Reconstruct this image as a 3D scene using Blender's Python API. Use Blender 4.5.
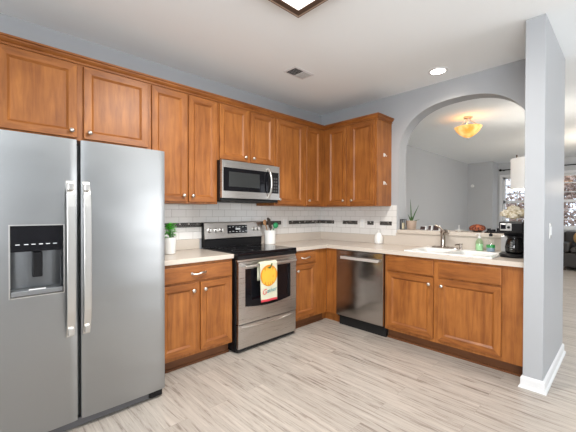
import bpy, bmesh, math, random
from mathutils import Vector, Matrix
random.seed(7)
for o in list(bpy.data.objects): bpy.data.objects.remove(o, do_unlink=True)
S = bpy.context.scene
COL = S.collection
PI = math.pi

# ------------------------------------------------------------------ camera
cam = bpy.data.cameras.new('camera'); camo = bpy.data.objects.new('camera', cam); COL.objects.link(camo)
fw = Vector((0.69212668, 0.72171893, -0.00908039)); rt = Vector((0.72176091, -0.69213886, 0.0022321)); upv = Vector((0.00467394, 0.00809876, 0.99995628))
m = Matrix((rt, upv, -fw)).transposed().to_4x4(); m.translation = Vector((-3.6607, -3.1219, 1.2864))
camo.matrix_world = m
cam.sensor_width = 36; cam.lens = 327.47 / 576 * 36; cam.clip_start = .05; cam.clip_end = 200
S.camera = camo
# ------------------------------------------------------------------ world, lights, exposure
S.view_settings.view_transform = 'Standard'; S.view_settings.look = 'None'; S.view_settings.gamma = 1
S.view_settings.use_curve_mapping = False; S.view_settings.exposure = 0.06
W = bpy.data.worlds.new('sky'); S.world = W; W.use_nodes = True
bg = W.node_tree.nodes['Background']; bg.inputs[0].default_value = (.80, .88, 1.0, 1); bg.inputs[1].default_value = 1.7
H = 2.709                                    # ceiling height

def area(name, loc, direction, sx, sy, power, color=(1, 1, 1), spread=180):
    l = bpy.data.lights.new(name, 'AREA'); l.shape = 'RECTANGLE'; l.size = sx; l.size_y = sy; l.energy = power; l.color = color
    l.spread = math.radians(spread)
    o = bpy.data.objects.new(name, l); COL.objects.link(o); o.location = loc
    o.rotation_euler = Vector(direction).to_track_quat('-Z', 'Y').to_euler(); return o
def point(name, loc, power, color=(1, .9, .78), r=.05):
    l = bpy.data.lights.new(name, 'POINT'); l.energy = power; l.color = color; l.shadow_soft_size = r
    o = bpy.data.objects.new(name, l); COL.objects.link(o); o.location = loc; return o
area('added_fill_front', (.3, -6.38, 1.25), (0, 1, .35), 2.5, 2.1, 64, (1, .985, .96))  # added fill at an unseen front opening, tilted up to brighten the ceiling
area('added_fill_side', (-5.08, -4.2, 1.5), (1, .1, .62), 2.4, 1.4, 165, (.97, .985, 1))  # main added fill, from the unseen left wall, aimed upward
area('added_fill_living', (4.4, -6.38, 1.4), (0, 1, .25), 3.0, 1.8, 12, (1, .985, .96))  # weak added fill for the living side, its window is out of view
area('ceiling_fixture_light', (-2.322, -1.812, 2.615), (0, 0, -1), .40, .40, 58, (1, .96, .91))

# ------------------------------------------------------------------ materials
def newmat(name):
    M = bpy.data.materials.new(name); M.use_nodes = True
    return M, M.node_tree.nodes, M.node_tree.links, M.node_tree.nodes['Principled BSDF']
def mat(name, c, rough=.5, metal=0, var=.04, scale=30, bump=0, **kw):
    M, N, L, B = newmat(name)
    tc = N.new('ShaderNodeTexCoord'); nz = N.new('ShaderNodeTexNoise'); nz.inputs['Scale'].default_value = scale; nz.inputs['Detail'].default_value = 3
    L.new(tc.outputs['Object'], nz.inputs['Vector'])
    mx = N.new('ShaderNodeMix'); mx.data_type = 'RGBA'
    mx.inputs[6].default_value = (*[max(0, v * (1 - var)) for v in c], 1); mx.inputs[7].default_value = (*[min(1, v * (1 + var)) for v in c], 1)
    L.new(nz.outputs[0], mx.inputs[0]); L.new(mx.outputs[2], B.inputs['Base Color'])
    B.inputs['Roughness'].default_value = rough; B.inputs['Metallic'].default_value = metal
    if bump:
        b = N.new('ShaderNodeBump'); b.inputs['Strength'].default_value = bump; b.inputs['Distance'].default_value = .01
        L.new(nz.outputs[0], b.inputs['Height']); L.new(b.outputs[0], B.inputs['Normal'])
    for k, v in kw.items(): B.inputs[k.replace('_', ' ')].default_value = v
    return M
def emis(name, c, s):
    M = mat(name, c, .4); B = M.node_tree.nodes['Principled BSDF']
    B.inputs['Emission Color'].default_value = (*c, 1); B.inputs['Emission Strength'].default_value = s; return M
def wood(name, horizontal=False, ca=(.175, .050, .0085), cb=(.42, .155, .034), rough=.42):
    M, N, L, B = newmat(name)
    tc = N.new('ShaderNodeTexCoord'); mp = N.new('ShaderNodeMapping'); oi = N.new('ShaderNodeObjectInfo')
    mp.inputs['Scale'].default_value = (3, 3, 16) if horizontal else (16, 16, 1.6)
    ad = N.new('ShaderNodeVectorMath'); ad.operation = 'ADD'; ml = N.new('ShaderNodeVectorMath'); ml.operation = 'SCALE'
    cmb = N.new('ShaderNodeCombineXYZ')
    for i in range(3): L.new(oi.outputs['Random'], cmb.inputs[i])
    L.new(cmb.outputs[0], ml.inputs[0]); ml.inputs['Scale'].default_value = 17
    L.new(tc.outputs['Object'], ad.inputs[0]); L.new(ml.outputs[0], ad.inputs[1]); L.new(ad.outputs[0], mp.inputs[0])
    n1 = N.new('ShaderNodeTexNoise'); n1.inputs['Scale'].default_value = 1.6; n1.inputs['Detail'].default_value = 6; n1.inputs['Roughness'].default_value = .62; n1.inputs['Distortion'].default_value = .5
    L.new(mp.outputs[0], n1.inputs['Vector'])
    n2 = N.new('ShaderNodeTexNoise'); n2.inputs['Scale'].default_value = 5; n2.inputs['Detail'].default_value = 2; L.new(ad.outputs[0], n2.inputs['Vector'])
    s = N.new('ShaderNodeMath'); s.operation = 'MULTIPLY_ADD'; s.inputs[1].default_value = .45; L.new(n2.outputs[0], s.inputs[0]); L.new(n1.outputs[0], s.inputs[2])
    r = N.new('ShaderNodeValToRGB'); r.color_ramp.elements[0].position = .45; r.color_ramp.elements[1].position = .98
    r.color_ramp.elements[0].color = (*ca, 1); r.color_ramp.elements[1].color = (*cb, 1)
    L.new(s.outputs[0], r.inputs[0]); L.new(r.outputs[0], B.inputs['Base Color'])
    B.inputs['Roughness'].default_value = rough; B.inputs['Specular IOR Level'].default_value = .4
    return M
WV = wood('honey_maple'); WH = wood('honey_maple_rail', True, (.155, .043, .0075), (.37, .132, .029))
WD = wood('toe_shaded_wood', True, (.11, .038, .012), (.16, .06, .02), .5)  # cabinet wood darkened in its colour to stand for shade at the toe kick
WALL = mat('blue_grey_wall_paint', (.40, .415, .435), .42, var=.015, scale=3)
WALLG = mat('warm_grey_wall_paint', (.50, .51, .52), .5, var=.02, scale=3)
CEIL = mat('white_ceiling_paint', (.885, .92, .935), .85, var=.01, scale=4)
TRIM = mat('white_trim_paint', (.74, .75, .76), .35, var=.01)
COUNTER = mat('cream_speckled_counter', (.59, .525, .455), .22, var=.16, scale=260)
WHITEC = mat('white_ceramic', (.82, .82, .80), .15, var=.01)
BLACKG = mat('black_glass', (.006, .006, .008), .06, var=.1, Specular_IOR_Level=.3)
BLACKP = mat('black_plastic', (.006, .006, .007), .38, var=.1, Specular_IOR_Level=.25)
BLACKD = mat('black_matte', (.005, .005, .005), .7, var=.1)
NICK = mat('satin_nickel', (.62, .58, .54), .28, 1, var=.04)
CHROME = mat('brushed_faucet_metal', (.42, .37, .33), .25, 1, var=.04)
def steel(name, c, rough, aniso_axis='x', wav=.0, sc=1.0):
    M, N, L, B = newmat(name)
    tc = N.new('ShaderNodeTexCoord'); mp = N.new('ShaderNodeMapping')
    mp.inputs['Scale'].default_value = (2, 2, 220) if aniso_axis == 'x' else (220, 220, 2)
    L.new(tc.outputs['Object'], mp.inputs[0]); n = N.new('ShaderNodeTexNoise'); n.inputs['Scale'].default_value = 2; n.inputs['Detail'].default_value = 3
    L.new(mp.outputs[0], n.inputs['Vector'])
    mr = N.new('ShaderNodeMapRange'); mr.inputs[3].default_value = rough - .05; mr.inputs[4].default_value = rough + .07; L.new(n.outputs[0], mr.inputs[0]); L.new(mr.outputs[0], B.inputs['Roughness'])
    B.inputs['Base Color'].default_value = (*c, 1); B.inputs['Metallic'].default_value = 1
    n2 = N.new('ShaderNodeTexNoise'); n2.inputs['Scale'].default_value = sc; n2.inputs['Detail'].default_value = 1
    mp2 = N.new('ShaderNodeMapping'); mp2.inputs['Scale'].default_value = (1, 1, 2.6); L.new(tc.outputs['Object'], mp2.inputs[0]); L.new(mp2.outputs[0], n2.inputs['Vector'])
    b1 = N.new('ShaderNodeBump'); b1.inputs['Strength'].default_value = .012; b1.inputs['Distance'].default_value = .002; L.new(n.outputs[0], b1.inputs['Height'])
    b2 = N.new('ShaderNodeBump'); b2.inputs['Strength'].default_value = 1; b2.inputs['Distance'].default_value = wav; L.new(n2.outputs[0], b2.inputs['Height']); L.new(b1.outputs[0], b2.inputs['Normal'])
    L.new(b2.outputs[0], B.inputs['Normal']); return M
STEEL = steel('brushed_stainless', (.37, .38, .385), .30, 'x', .008, 1.6)
STEELS = steel('brushed_stainless_appliance', (.54, .515, .485), .28, 'x', .002, 4)
STEELDW = steel('dark_stainless', (.36, .335, .315), .17, 'x', .004, 3)
STEELH = steel('satin_handle_metal', (.66, .65, .63), .3, 'z', 0, 1)

def floor_mat():
    M, N, L, B = newmat('grey_oak_planks')
    tc = N.new('ShaderNodeTexCoord'); mp = N.new('ShaderNodeMapping'); mp.inputs['Rotation'].default_value = (0, 0, PI / 2)
    L.new(tc.outputs['Object'], mp.inputs[0])
    br = N.new('ShaderNodeTexBrick'); br.inputs['Scale'].default_value = 1; br.inputs['Brick Width'].default_value = 1.22; br.inputs['Row Height'].default_value = .15
    br.inputs['Mortar Size'].default_value = .0012; br.inputs['Mortar Smooth'].default_value = .3; br.offset = .37; br.inputs['Bias'].default_value = 0
    br.inputs['Color1'].default_value = (0, 0, 0, 1); br.inputs['Color2'].default_value = (1, 1, 1, 1); br.inputs['Mortar'].default_value = (0, 0, 0, 1)
    L.new(mp.outputs[0], br.inputs['Vector'])
    sep = N.new('ShaderNodeSeparateColor'); L.new(br.outputs['Color'], sep.inputs[0])
    off = N.new('ShaderNodeCombineXYZ'); mu = N.new('ShaderNodeMath'); mu.operation = 'MULTIPLY'; mu.inputs[1].default_value = 40
    L.new(sep.outputs[0], mu.inputs[0]); L.new(mu.outputs[0], off.inputs[0]); L.new(mu.outputs[0], off.inputs[2])
    ad = N.new('ShaderNodeVectorMath'); ad.operation = 'ADD'; L.new(mp.outputs[0], ad.inputs[0]); L.new(off.outputs[0], ad.inputs[1])
    m2 = N.new('ShaderNodeMapping'); m2.inputs['Scale'].default_value = (1.5, 24, 1); L.new(ad.outputs[0], m2.inputs[0])
    n = N.new('ShaderNodeTexNoise'); n.inputs['Scale'].default_value = 1.6; n.inputs['Detail'].default_value = 9; n.inputs['Roughness'].default_value = .72; n.inputs['Distortion'].default_value = .6
    L.new(m2.outputs[0], n.inputs['Vector'])
    r = N.new('ShaderNodeValToRGB'); e = r.color_ramp.elements
    e[0].position = .36; e[0].color = (.20, .165, .14, 1); e[1].position = .66; e[1].color = (.51, .465, .415, 1)
    x = e.new(.46); x.color = (.39, .35, .31, 1)
    L.new(n.outputs[0], r.inputs[0])
    hv = N.new('ShaderNodeHueSaturation'); vm = N.new('ShaderNodeMapRange'); vm.inputs[3].default_value = .93; vm.inputs[4].default_value = 1.06
    L.new(sep.outputs[0], vm.inputs[0]); L.new(vm.outputs[0], hv.inputs['Value']); L.new(r.outputs[0], hv.inputs['Color'])
    mx = N.new('ShaderNodeMix'); mx.data_type = 'RGBA'; L.new(br.outputs['Fac'], mx.inputs[0]); L.new(hv.outputs[0], mx.inputs[6]); mx.inputs[7].default_value = (.30, .27, .235, 1)
    L.new(mx.outputs[2], B.inputs['Base Color']); B.inputs['Roughness'].default_value = .38
    b = N.new('ShaderNodeBump'); b.inputs['Strength'].default_value = .15; b.inputs['Distance'].default_value = .003; L.new(n.outputs[0], b.inputs['Height']); L.new(b.outputs[0], B.inputs['Normal'])
    return M
FLOOR = floor_mat()

def tile_mat(name, axis):
    M, N, L, B = newmat(name)
    tc = N.new('ShaderNodeTexCoord'); sp = N.new('ShaderNodeSeparateXYZ'); L.new(tc.outputs['Object'], sp.inputs[0])
    cb = N.new('ShaderNodeCombineXYZ'); L.new(sp.outputs[0 if axis == 'x' else 1], cb.inputs[0]); L.new(sp.outputs[2], cb.inputs[1])
    br = N.new('ShaderNodeTexBrick'); br.inputs['Scale'].default_value = 1; br.inputs['Brick Width'].default_value = .152; br.inputs['Row Height'].default_value = .0762
    br.inputs['Mortar Size'].default_value = .0016; br.inputs['Mortar Smooth'].default_value = .2
    br.inputs['Color1'].default_value = (.72, .71, .685, 1); br.inputs['Color2'].default_value = (.76, .75, .73, 1); br.inputs['Mortar'].default_value = (.42, .40, .37, 1)
    L.new(cb.outputs[0], br.inputs['Vector']); L.new(br.outputs['Color'], B.inputs['Base Color']); B.inputs['Roughness'].default_value = .12
    b = N.new('ShaderNodeBump'); b.invert = True; b.inputs['Distance'].default_value = .002; b.inputs['Strength'].default_value = .6; L.new(br.outputs['Fac'], b.inputs['Height']); L.new(b.outputs[0], B.inputs['Normal'])
    return M
def mosaic_mat(name, axis):
    M, N, L, B = newmat(name)
    tc = N.new('ShaderNodeTexCoord'); sp = N.new('ShaderNodeSeparateXYZ'); L.new(tc.outputs['Object'], sp.inputs[0])
    cb = N.new('ShaderNodeCombineXYZ'); L.new(sp.outputs[0 if axis == 'x' else 1], cb.inputs[0]); L.new(sp.outputs[2], cb.inputs[1])
    br = N.new('ShaderNodeTexBrick'); br.inputs['Scale'].default_value = 1; br.inputs['Brick Width'].default_value = .019; br.inputs['Row Height'].default_value = .0165
    br.inputs['Mortar Size'].default_value = .0012; br.inputs['Color1'].default_value = (0, 0, 0, 1); br.inputs['Color2'].default_value = (1, 1, 1, 1); br.inputs['Mortar'].default_value = (.5, .5, .5, 1)
    L.new(cb.outputs[0], br.inputs['Vector'])
    r = N.new('ShaderNodeValToRGB'); r.color_ramp.interpolation = 'CONSTANT'; e = r.color_ramp.elements; mxx = N.new('ShaderNodeMix'); mxx.data_type = 'RGBA'; mxx.inputs[7].default_value = (.20, .19, .175, 1)
    e[0].color = (.015, .013, .012, 1); e[1].position = .93; e[1].color = (.45, .42, .38, 1); x = e.new(.65); x.color = (.05, .04, .035, 1); x = e.new(.86); x.color = (.16, .14, .12, 1)
    L.new(br.outputs['Color'], r.inputs[0]); L.new(br.outputs['Fac'], mxx.inputs[0]); L.new(r.outputs[0], mxx.inputs[6]); L.new(mxx.outputs[2], B.inputs['Base Color']); B.inputs['Roughness'].default_value = .25; B.inputs['Specular IOR Level'].default_value = .2
    return M
def glassy(name, tint=(1, 1, 1), amount=.12):
    M, N, L, B = newmat(name); N.remove(B)
    t = N.new('ShaderNodeBsdfTransparent'); t.inputs[0].default_value = (*tint, 1); g = N.new('ShaderNodeBsdfGlossy'); g.inputs['Roughness'].default_value = .03
    mx = N.new('ShaderNodeMixShader'); mx.inputs[0].default_value = amount * .6; L.new(t.outputs[0], mx.inputs[1]); L.new(g.outputs[0], mx.inputs[2]); L.new(mx.outputs[0], N['Material Output'].inputs[0]); return M
GLASS = glassy('clear_glass'); CLEARP = glassy('clear_green_plastic', (.80, .93, .80))

# ------------------------------------------------------------------ helpers
class MB:
    def __init__(s): s.b = bmesh.new()
    def box(s, x0, x1, y0, y1, z0, z1, mi=0):
        x0, x1 = sorted((x0, x1)); y0, y1 = sorted((y0, y1)); z0, z1 = sorted((z0, z1))
        v = [s.b.verts.new(p) for p in ((x0,y0,z0),(x1,y0,z0),(x1,y1,z0),(x0,y1,z0),(x0,y0,z1),(x1,y0,z1),(x1,y1,z1),(x0,y1,z1))]
        for f in ((0,3,2,1),(4,5,6,7),(0,1,5,4),(1,2,6,5),(2,3,7,6),(3,0,4,7)):
            q = s.b.faces.new([v[i] for i in f]); q.material_index = mi
        return s
    def poly(s, pts, mi=0):
        f = s.b.faces.new([s.b.verts.new(p) for p in pts]); f.material_index = mi; return s
    def prism(s, pts, off, mi=0):
        a = [s.b.verts.new(p) for p in pts]; b = [s.b.verts.new(Vector(p) + Vector(off)) for p in pts]; n = len(pts)
        s.b.faces.new(a).material_index = mi; s.b.faces.new(b[::-1]).material_index = mi
        for i in range(n): s.b.faces.new((a[i], b[i], b[(i+1) % n], a[(i+1) % n])).material_index = mi
        return s
    def rings(s, rings, mi=0, closed=True, cap=True):
        R = [[s.b.verts.new(p) for p in r] for r in rings]
        for a, b in zip(R, R[1:]):
            n = len(a)
            for i in range(n if closed else n - 1):
                s.b.faces.new((a[i], a[(i+1) % n], b[(i+1) % n], b[i])).material_index = mi
        if cap: s.b.faces.new(R[0][::-1]).material_index = mi; s.b.faces.new(R[-1]).material_index = mi
        return s
    def lathe(s, c, prof, axis=(0, 0, 1), seg=24, mi=0, cap=True, scale=(1, 1)):
        c = Vector(c); ax = Vector(axis).normalized(); u = ax.orthogonal().normalized(); w = ax.cross(u)
        if abs(ax.z) > .99: u = Vector((1, 0, 0)); w = Vector((0, 1, 0))
        return s.rings([[c + ax * h + (u * math.cos(2*PI*i/seg) * scale[0] + w * math.sin(2*PI*i/seg) * scale[1]) * max(r, 1e-4) for i in range(seg)] for r, h in prof], mi, True, cap)
    def tube(s, pts, r, seg=10, mi=0):
        pts = [Vector(p) for p in pts]; rs = r if isinstance(r, (list, tuple)) else [r] * len(pts); out = []; u = None
        for i, p in enumerate(pts):
            t = (pts[min(i+1, len(pts)-1)] - pts[max(i-1, 0)]).normalized()
            u = t.orthogonal().normalized() if u is None else (u - t * u.dot(t)).normalized()
            w = t.cross(u); out.append([p + (u * math.cos(2*PI*k/seg) + w * math.sin(2*PI*k/seg)) * rs[i] for k in range(seg)])
        return s.rings(out, mi)
    def ball(s, c, r, sc=(1, 1, 1), seg=14, mi=0):
        g = bmesh.ops.create_uvsphere(s.b, u_segments=seg, v_segments=max(6, seg // 2), radius=r)
        for v in g['verts']: v.co = Vector((v.co.x * sc[0], v.co.y * sc[1], v.co.z * sc[2])) + Vector(c)
        for f in {f for v in g['verts'] for f in v.link_faces}: f.material_index = mi
        return s
    def sweep(s, path, prof, mi=0, closed=False):
        # path: list of (x, y) corners, prof: list of (out, z); out is to the right of travel
        n = len(path); rr = []
        for i, p in enumerate(path):
            p = Vector(p); a = (p - Vector(path[i-1])).normalized() if i or closed else None
            b = (Vector(path[(i+1) % n]) - p).normalized() if i < n - 1 or closed else None
            a = a or b; b = b or a
            na = Vector((a.y, -a.x)); nb = Vector((b.y, -b.x)); k = (na + nb).normalized(); k = k / max(.3, k.dot(na))
            rr.append([(p.x + k.x * o, p.y + k.y * o, z) for o, z in prof])
        if closed: rr.append(rr[0]); return s.rings(rr, mi, True, False)
        return s.rings(rr, mi)
    def build(s, name, mats, parent=None, bevel=0, smooth=False, seg=2, recalc=True):
        if recalc: bmesh.ops.recalc_face_normals(s.b, faces=s.b.faces[:])
        me = bpy.data.meshes.new(name)
        root = parent
        while root is not None and root.parent: root = root.parent
        if root is not None: bmesh.ops.translate(s.b, verts=s.b.verts[:], vec=-root.location)
        s.b.to_mesh(me); s.b.free()
        for m_ in (mats if isinstance(mats, (list, tuple)) else [mats]): me.materials.append(m_)
        if smooth:
            for p in me.polygons: p.use_smooth = True
            if hasattr(me, 'set_sharp_from_angle'): me.set_sharp_from_angle(angle=math.radians(40))
        o = bpy.data.objects.new(name, me); COL.objects.link(o)
        if parent: o.parent = parent
        if bevel:
            bv = o.modifiers.new('bevel', 'BEVEL'); bv.width = bevel; bv.segments = seg; bv.limit_method = 'ANGLE'
        return o
def thing(name, label, cat, loc=(0, 0, 0), group=None):
    o = bpy.data.objects.new(name, None); COL.objects.link(o); o.location = loc; o.empty_display_size = .05
    o['label'] = label; o['category'] = cat
    if group: o['group'] = group
    return o
def tag(o, label, cat, group=None):
    o['label'] = label; o['category'] = cat
    if group: o['group'] = group
    return o
def struct(o): o['kind'] = 'structure'; return o
def copy_tree(o, parent=None):
    c = o.copy(); COL.objects.link(c)
    if parent: c.parent = parent
    for ch in [x for x in bpy.data.objects if x.parent == o]: copy_tree(ch, c)
    return c

# ------------------------------------------------------------------ structure
struct(MB().box(-5.3, 7.4, -6.6, .4, -.1, 0).build('floor', FLOOR))
struct(MB().box(-5.3, 7.4, -6.6, .4, H, H + .1).build('ceiling', CEIL))
struct(MB().box(-5.3, 0.0, 0, .4, 0, H).build('wall_back', WALL))
struct(MB().box(0.0, 6.6, .1, .4, 0, H).box(6.6, 7.4, -.52, .4, 0, H).build('wall_dining', WALLG))
# wall with the arched opening
AY0, AY1, AZ, AH, WT, LZ = -1.215, -2.505, 1.97, .533, .175, 1.052
YW = -2.582
N_ = 64; arch = []
for i in range(N_ + 1):
    a = PI * i / N_; u = math.cos(a); w_ = math.sin(a); e_ = 2 / 2.35
    uu = math.copysign(abs(u) ** e_, u); arch.append(((AY0 + AY1) / 2 + uu * (AY0 - AY1) / 2, AZ + AH * (abs(w_) ** e_)))
wb = MB()
for x in (0, WT):
    wb.poly([(x, .1, 0), (x, AY0, 0), (x, AY0, H), (x, .1, H)]); wb.poly([(x, AY1, 0), (x, YW, 0), (x, YW, H), (x, AY1, H)])
    wb.poly([(x, AY0, 0), (x, AY1, 0), (x, AY1, LZ), (x, AY0, LZ)])
    for (y0, z0), (y1, z1) in zip(arch, arch[1:]): wb.poly([(x, y0, z0), (x, y1, z1), (x, y1, H), (x, y0, H)])
for (y0, z0), (y1, z1) in zip(arch, arch[1:]): wb.poly([(0, y0, z0), (0, y1, z1), (WT, y1, z1), (WT, y0, z0)])
for y in (AY0, AY1): wb.poly([(0, y, LZ), (WT, y, LZ), (WT, y, AZ), (0, y, AZ)])
wb.poly([(0, AY0, LZ), (0, AY1, LZ), (WT, AY1, LZ), (WT, AY0, LZ)])
wb.poly([(0, YW, 0), (WT, YW, 0), (WT, YW, H), (0, YW, H)])
bmesh.ops.remove_doubles(wb.b, verts=wb.b.verts[:], dist=1e-5)
struct(wb.build('wall_arch', WALL))
WX0, WX1, WY0, WY1 = -.726, .27, YW, -2.702
struct(MB().box(WX0, WX1, WY1, WY0, 0, H).build('wall_right', WALL, bevel=.004))
bp = [(-.001, 0), (.024, 0), (.022, .010), (.012, .018), (.012, .072), (.006, .082), (-.001, .086)]
struct(MB().sweep([(-.640, WY0), (WX0, WY0), (WX0, WY1), (WX1, WY1), (WX1, WY0)][::-1], [(-o, z) for o, z in bp]).build('baseboard_right', TRIM))
struct(MB().sweep([(.22, .1), (6.6, .1), (6.6, -.52), (7.1, -.52)], [(o, z) for o, z in bp]).build('baseboard_dining', TRIM))

def wall_with_windows(name, axis, c0, c1, a0, a1, wins, m_):
    # axis 'x': wall normal along x between c0 and c1, running along y a0..a1; wins: (w0, w1, z0, z1)
    b = MB(); cur = a0
    def bx(p, q, z0, z1):
        if axis == 'x': b.box(c0, c1, p, q, z0, z1)
        else: b.box(p, q, c0, c1, z0, z1)
    for w0, w1, z0, z1 in sorted(wins):
        bx(cur, w0, 0, H)
        if z0 > 0: bx(w0, w1, 0, z0)
        bx(w0, w1, z1, H); cur = w1
    bx(cur, a1, 0, H); return struct(b.build(name, m_))
W1 = (-1.62, -.64, .92, 2.30); W2 = (-3.05, -1.88, .92, 2.30); W3 = (-4.9, -3.4, .92, 2.3)
wall_with_windows('wall_far', 'x', 7.1, 7.3, -6.6, -.5, [W1, W2, W3], WALLG)
wall_with_windows('wall_front', 'y', -6.6, -6.42, -5.3, 7.1, [(-1.0, 1.6, .02, 2.3), (2.8, 6.0, .4, 2.3)], WALL)
wall_with_windows('wall_left', 'x', -5.3, -5.12, -6.42, 0, [(-5.4, -3.0, .8, 2.2)], WALL)
def window(n, axis, c0, c1, w, cols, rows):
    a0, a1, z0, z1 = w
    root = bpy.data.objects.new('window_%d' % n, None); COL.objects.link(root); root['kind'] = 'structure'
    b = MB(); g = MB(); sgn = -1 if axis == 'x' else 1
    def bx(q, p0, p1, d0, d1, z0_, z1_):
        if axis == 'x': q.box(d0, d1, p0, p1, z0_, z1_)
        else: q.box(p0, p1, d0, d1, z0_, z1_)
    inner = c0 if axis == 'x' and c0 > 0 else c1
    d = -1 if (axis == 'x' and c0 > 0) else 1
    # casing on the room side
    for p0, p1, q0, q1 in ((a0 - .07, a0, z0 - .03, z1 + .07), (a1, a1 + .07, z0 - .03, z1 + .07), (a0, a1, z1, z1 + .07)):
        bx(b, p0, p1, inner, inner + d * .02, q0, q1)
    bx(b, a0 - .09, a1 + .09, inner, inner + d * .05, z0 - .035, z0)
    mid = (c0 + c1) / 2
    for p0, p1, q0, q1 in ((a0, a0 + .05, z0, z1), (a1 - .05, a1, z0, z1), (a0, a1, z1 - .05, z1), (a0, a1, z0, z0 + .06), (a0, a1, (z0 + z1) / 2 - .035, (z0 + z1) / 2 + .035)):
        bx(b, p0, p1, mid - .03, mid + .03, q0, q1)
    for i in range(1, cols):
        p = a0 + (a1 - a0) * i / cols; bx(b, p - .011, p + .011, mid - .012, mid + .012, z0, z1)
    for i in range(1, rows):
        if 2 * i == rows: continue
        p = z0 + (z1 - z0) * i / rows; bx(b, a0, a1, mid - .012, mid + .012, p - .011, p + .011)
    b.build('window_frame', TRIM, root); bx(g, a0, a1, mid - .002, mid + .002, z0, z1); g.build('pane', GLASS, root)
window(1, 'x', 7.1, 7.3, W1, 3, 6); window(2, 'x', 7.1, 7.3, W2, 3, 6); window(3, 'x', 7.1, 7.3, W3, 3, 6)
window(4, 'y', -6.6, -6.42, (-1.0, 1.6, .02, 2.3), 2, 2); window(5, 'y', -6.6, -6.42, (2.8, 6.0, .4, 2.3), 3, 2); window(6, 'x', -5.3, -5.12, (-5.4, -3.0, .8, 2.2), 2, 2)  # unseen front and left windows, added to carry the fill lights
# ledge cap of the pass through and tiled backsplash
tag(MB().box(-.045, .30, AY1, AY0, LZ, 1.094).build('ledge_cap', COUNTER, bevel=.006), 'cream counter ledge capping the half wall inside the arch', 'ledge')
TZ0, TZ1 = 1.016, 1.372
t = thing('tile_backsplash', 'white subway tile backsplash on the wall behind the stove', 'backsplash', (-1.5, 0, TZ0))
TA = tile_mat('white_subway_tile_a', 'x'); TB = tile_mat('white_subway_tile_b', 'y')
MA_ = mosaic_mat('dark_mosaic_a', 'x'); MO_ = mosaic_mat('dark_mosaic_b', 'y')
MB().box(-2.62, -.008, -.008, 0, TZ0, TZ1).box(-1.941, -1.204, -.008, 0, TZ1, 1.40).build('tile_field', TA, t)
for a, b_ in ((-2.62, -1.90), (-1.17, -.80), (-.66, -.012)):
    o = MB().box(a, b_, -.012, -.008, 1.138, 1.186).build('mosaic_band', MA_, t)
    o['label'] = 'band of dark glass mosaic pieces'
t = thing('tile_backsplash', 'white subway tile backsplash beside the arched opening', 'backsplash', (0, -.6, TZ0))
MB().box(-.008, 0, -1.19, 0, TZ0, TZ1 + .01).build('tile_field', TB, t)
for a, b_ in ((-.25, -.012), (-.64, -.40), (-.88, -.79), (-1.13, -.97)):
    o = MB().box(-.012, -.008, a, b_, 1.138, 1.186).build('mosaic_band', MO_, t)
    o['label'] = 'band of dark glass mosaic pieces'

# ------------------------------------------------------------------ cabinets
class Face:
    """maps (u, depth, z) onto a cabinet run: A faces -y with u = x, B faces -x with u = y"""
    def __init__(s, kind, front): s.k = kind; s.f = front
    def p(s, u, d, z): return (u, s.f + d, z) if s.k == 'A' else (s.f + d, u, z)
    def n(s): return (0, -1, 0) if s.k == 'A' else (-1, 0, 0)
    def box(s, m_, u0, u1, d0, d1, z0, z1):
        a = s.p(u0, d0, z0); b = s.p(u1, d1, z1); return m_.box(a[0], b[0], a[1], b[1], a[2], b[2])
def panel(F, name, parent, u0, u1, z0, z1, drawer=False):
    m_ = MB(); T = .0195
    R = [(0, T), (0, .002), (.002, 0)] + ([(.014, .0)] if drawer else [(.050, .0015), (.053, .004), (.065, .0135), (.068, .0135)])
    if drawer: R = [(0, T), (0, .004), (.004, .001), (.010, 0)]
    vs = [[m_.b.verts.new(F.p(*q)) for q in ((u0 + i, d, z0 + i), (u1 - i, d, z0 + i), (u1 - i, d, z1 - i), (u0 + i, d, z1 - i))] for i, d in R]
    for a, b in zip(vs, vs[1:]):
        for i in range(4): m_.b.faces.new((a[i], a[(i+1) % 4], b[(i+1) % 4], b[i])).material_index = 1 if i in (0, 2) else 0
    m_.b.faces.new(vs[0][::-1]); m_.b.faces.new(vs[-1]).material_index = 1 if drawer else 0
    return m_.build(name, [WV, WH], parent)
def knob(F, parent, u, z):
    MB().lathe(F.p(u, 0, z), [(.008, 0), (.006, .003), (.005, .012), (.012, .017), (.0155, .021), (.0155, .025), (.011, .030), (.003, .032)], F.n(), 16).build('knob', NICK, parent, smooth=True)
def pull(F, parent, u, z):
    m_ = MB(); pts = [F.p(u + .062 * q, -.004 - .024 * (1 - q ** 4), z + .006 * math.sin(q * 3)) for q in [i / 8 - 1 for i in range(17)]]
    m_.tube(pts, [.0085 if abs(i / 8 - 1) > .8 else .0045 + .004 * (1 - abs(i / 8 - 1)) for i in range(17)], 10)
    for s_ in (-1, 1): m_.lathe(F.p(u + s_ * .062, 0, z), [(.012, 0), (.011, .004), (.006, .007)], F.n(), 14)
    m_.build('pull_handle', NICK, parent, smooth=True)
UA, UB = Face('A', -.35), Face('B', -.35)
BA, BB = Face('A', -.635), Face('B', -.635)
UZ0, UZ1 = 1.372, 2.385
def upper(F, label, u0, u1, z0, doors, body1=None):
    c = F.p((u0 + u1) / 2, .2, z0); t = thing('wall_cabinet', label, 'cabinet', c, 'wall cabinets of honey maple')
    F.box(MB(), u0, u1, .0195, -F.f, z0, UZ1).build('body', WV, t)
    for d0, d1, k in doors:
        d = panel(F, 'door', t, d0, d1, z0 + .016, 2.357)
        if k: knob(F, d, d1 - .035 if k > 0 else d0 + .035, z0 + (.07 if z0 < 1.5 else .062))
    return t
upper(UA, 'short two-door maple cabinet directly above the refrigerator', -3.60, -2.599, 1.812, [(-3.555, -3.119, 1), (-3.075, -2.614, -1)])
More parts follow.
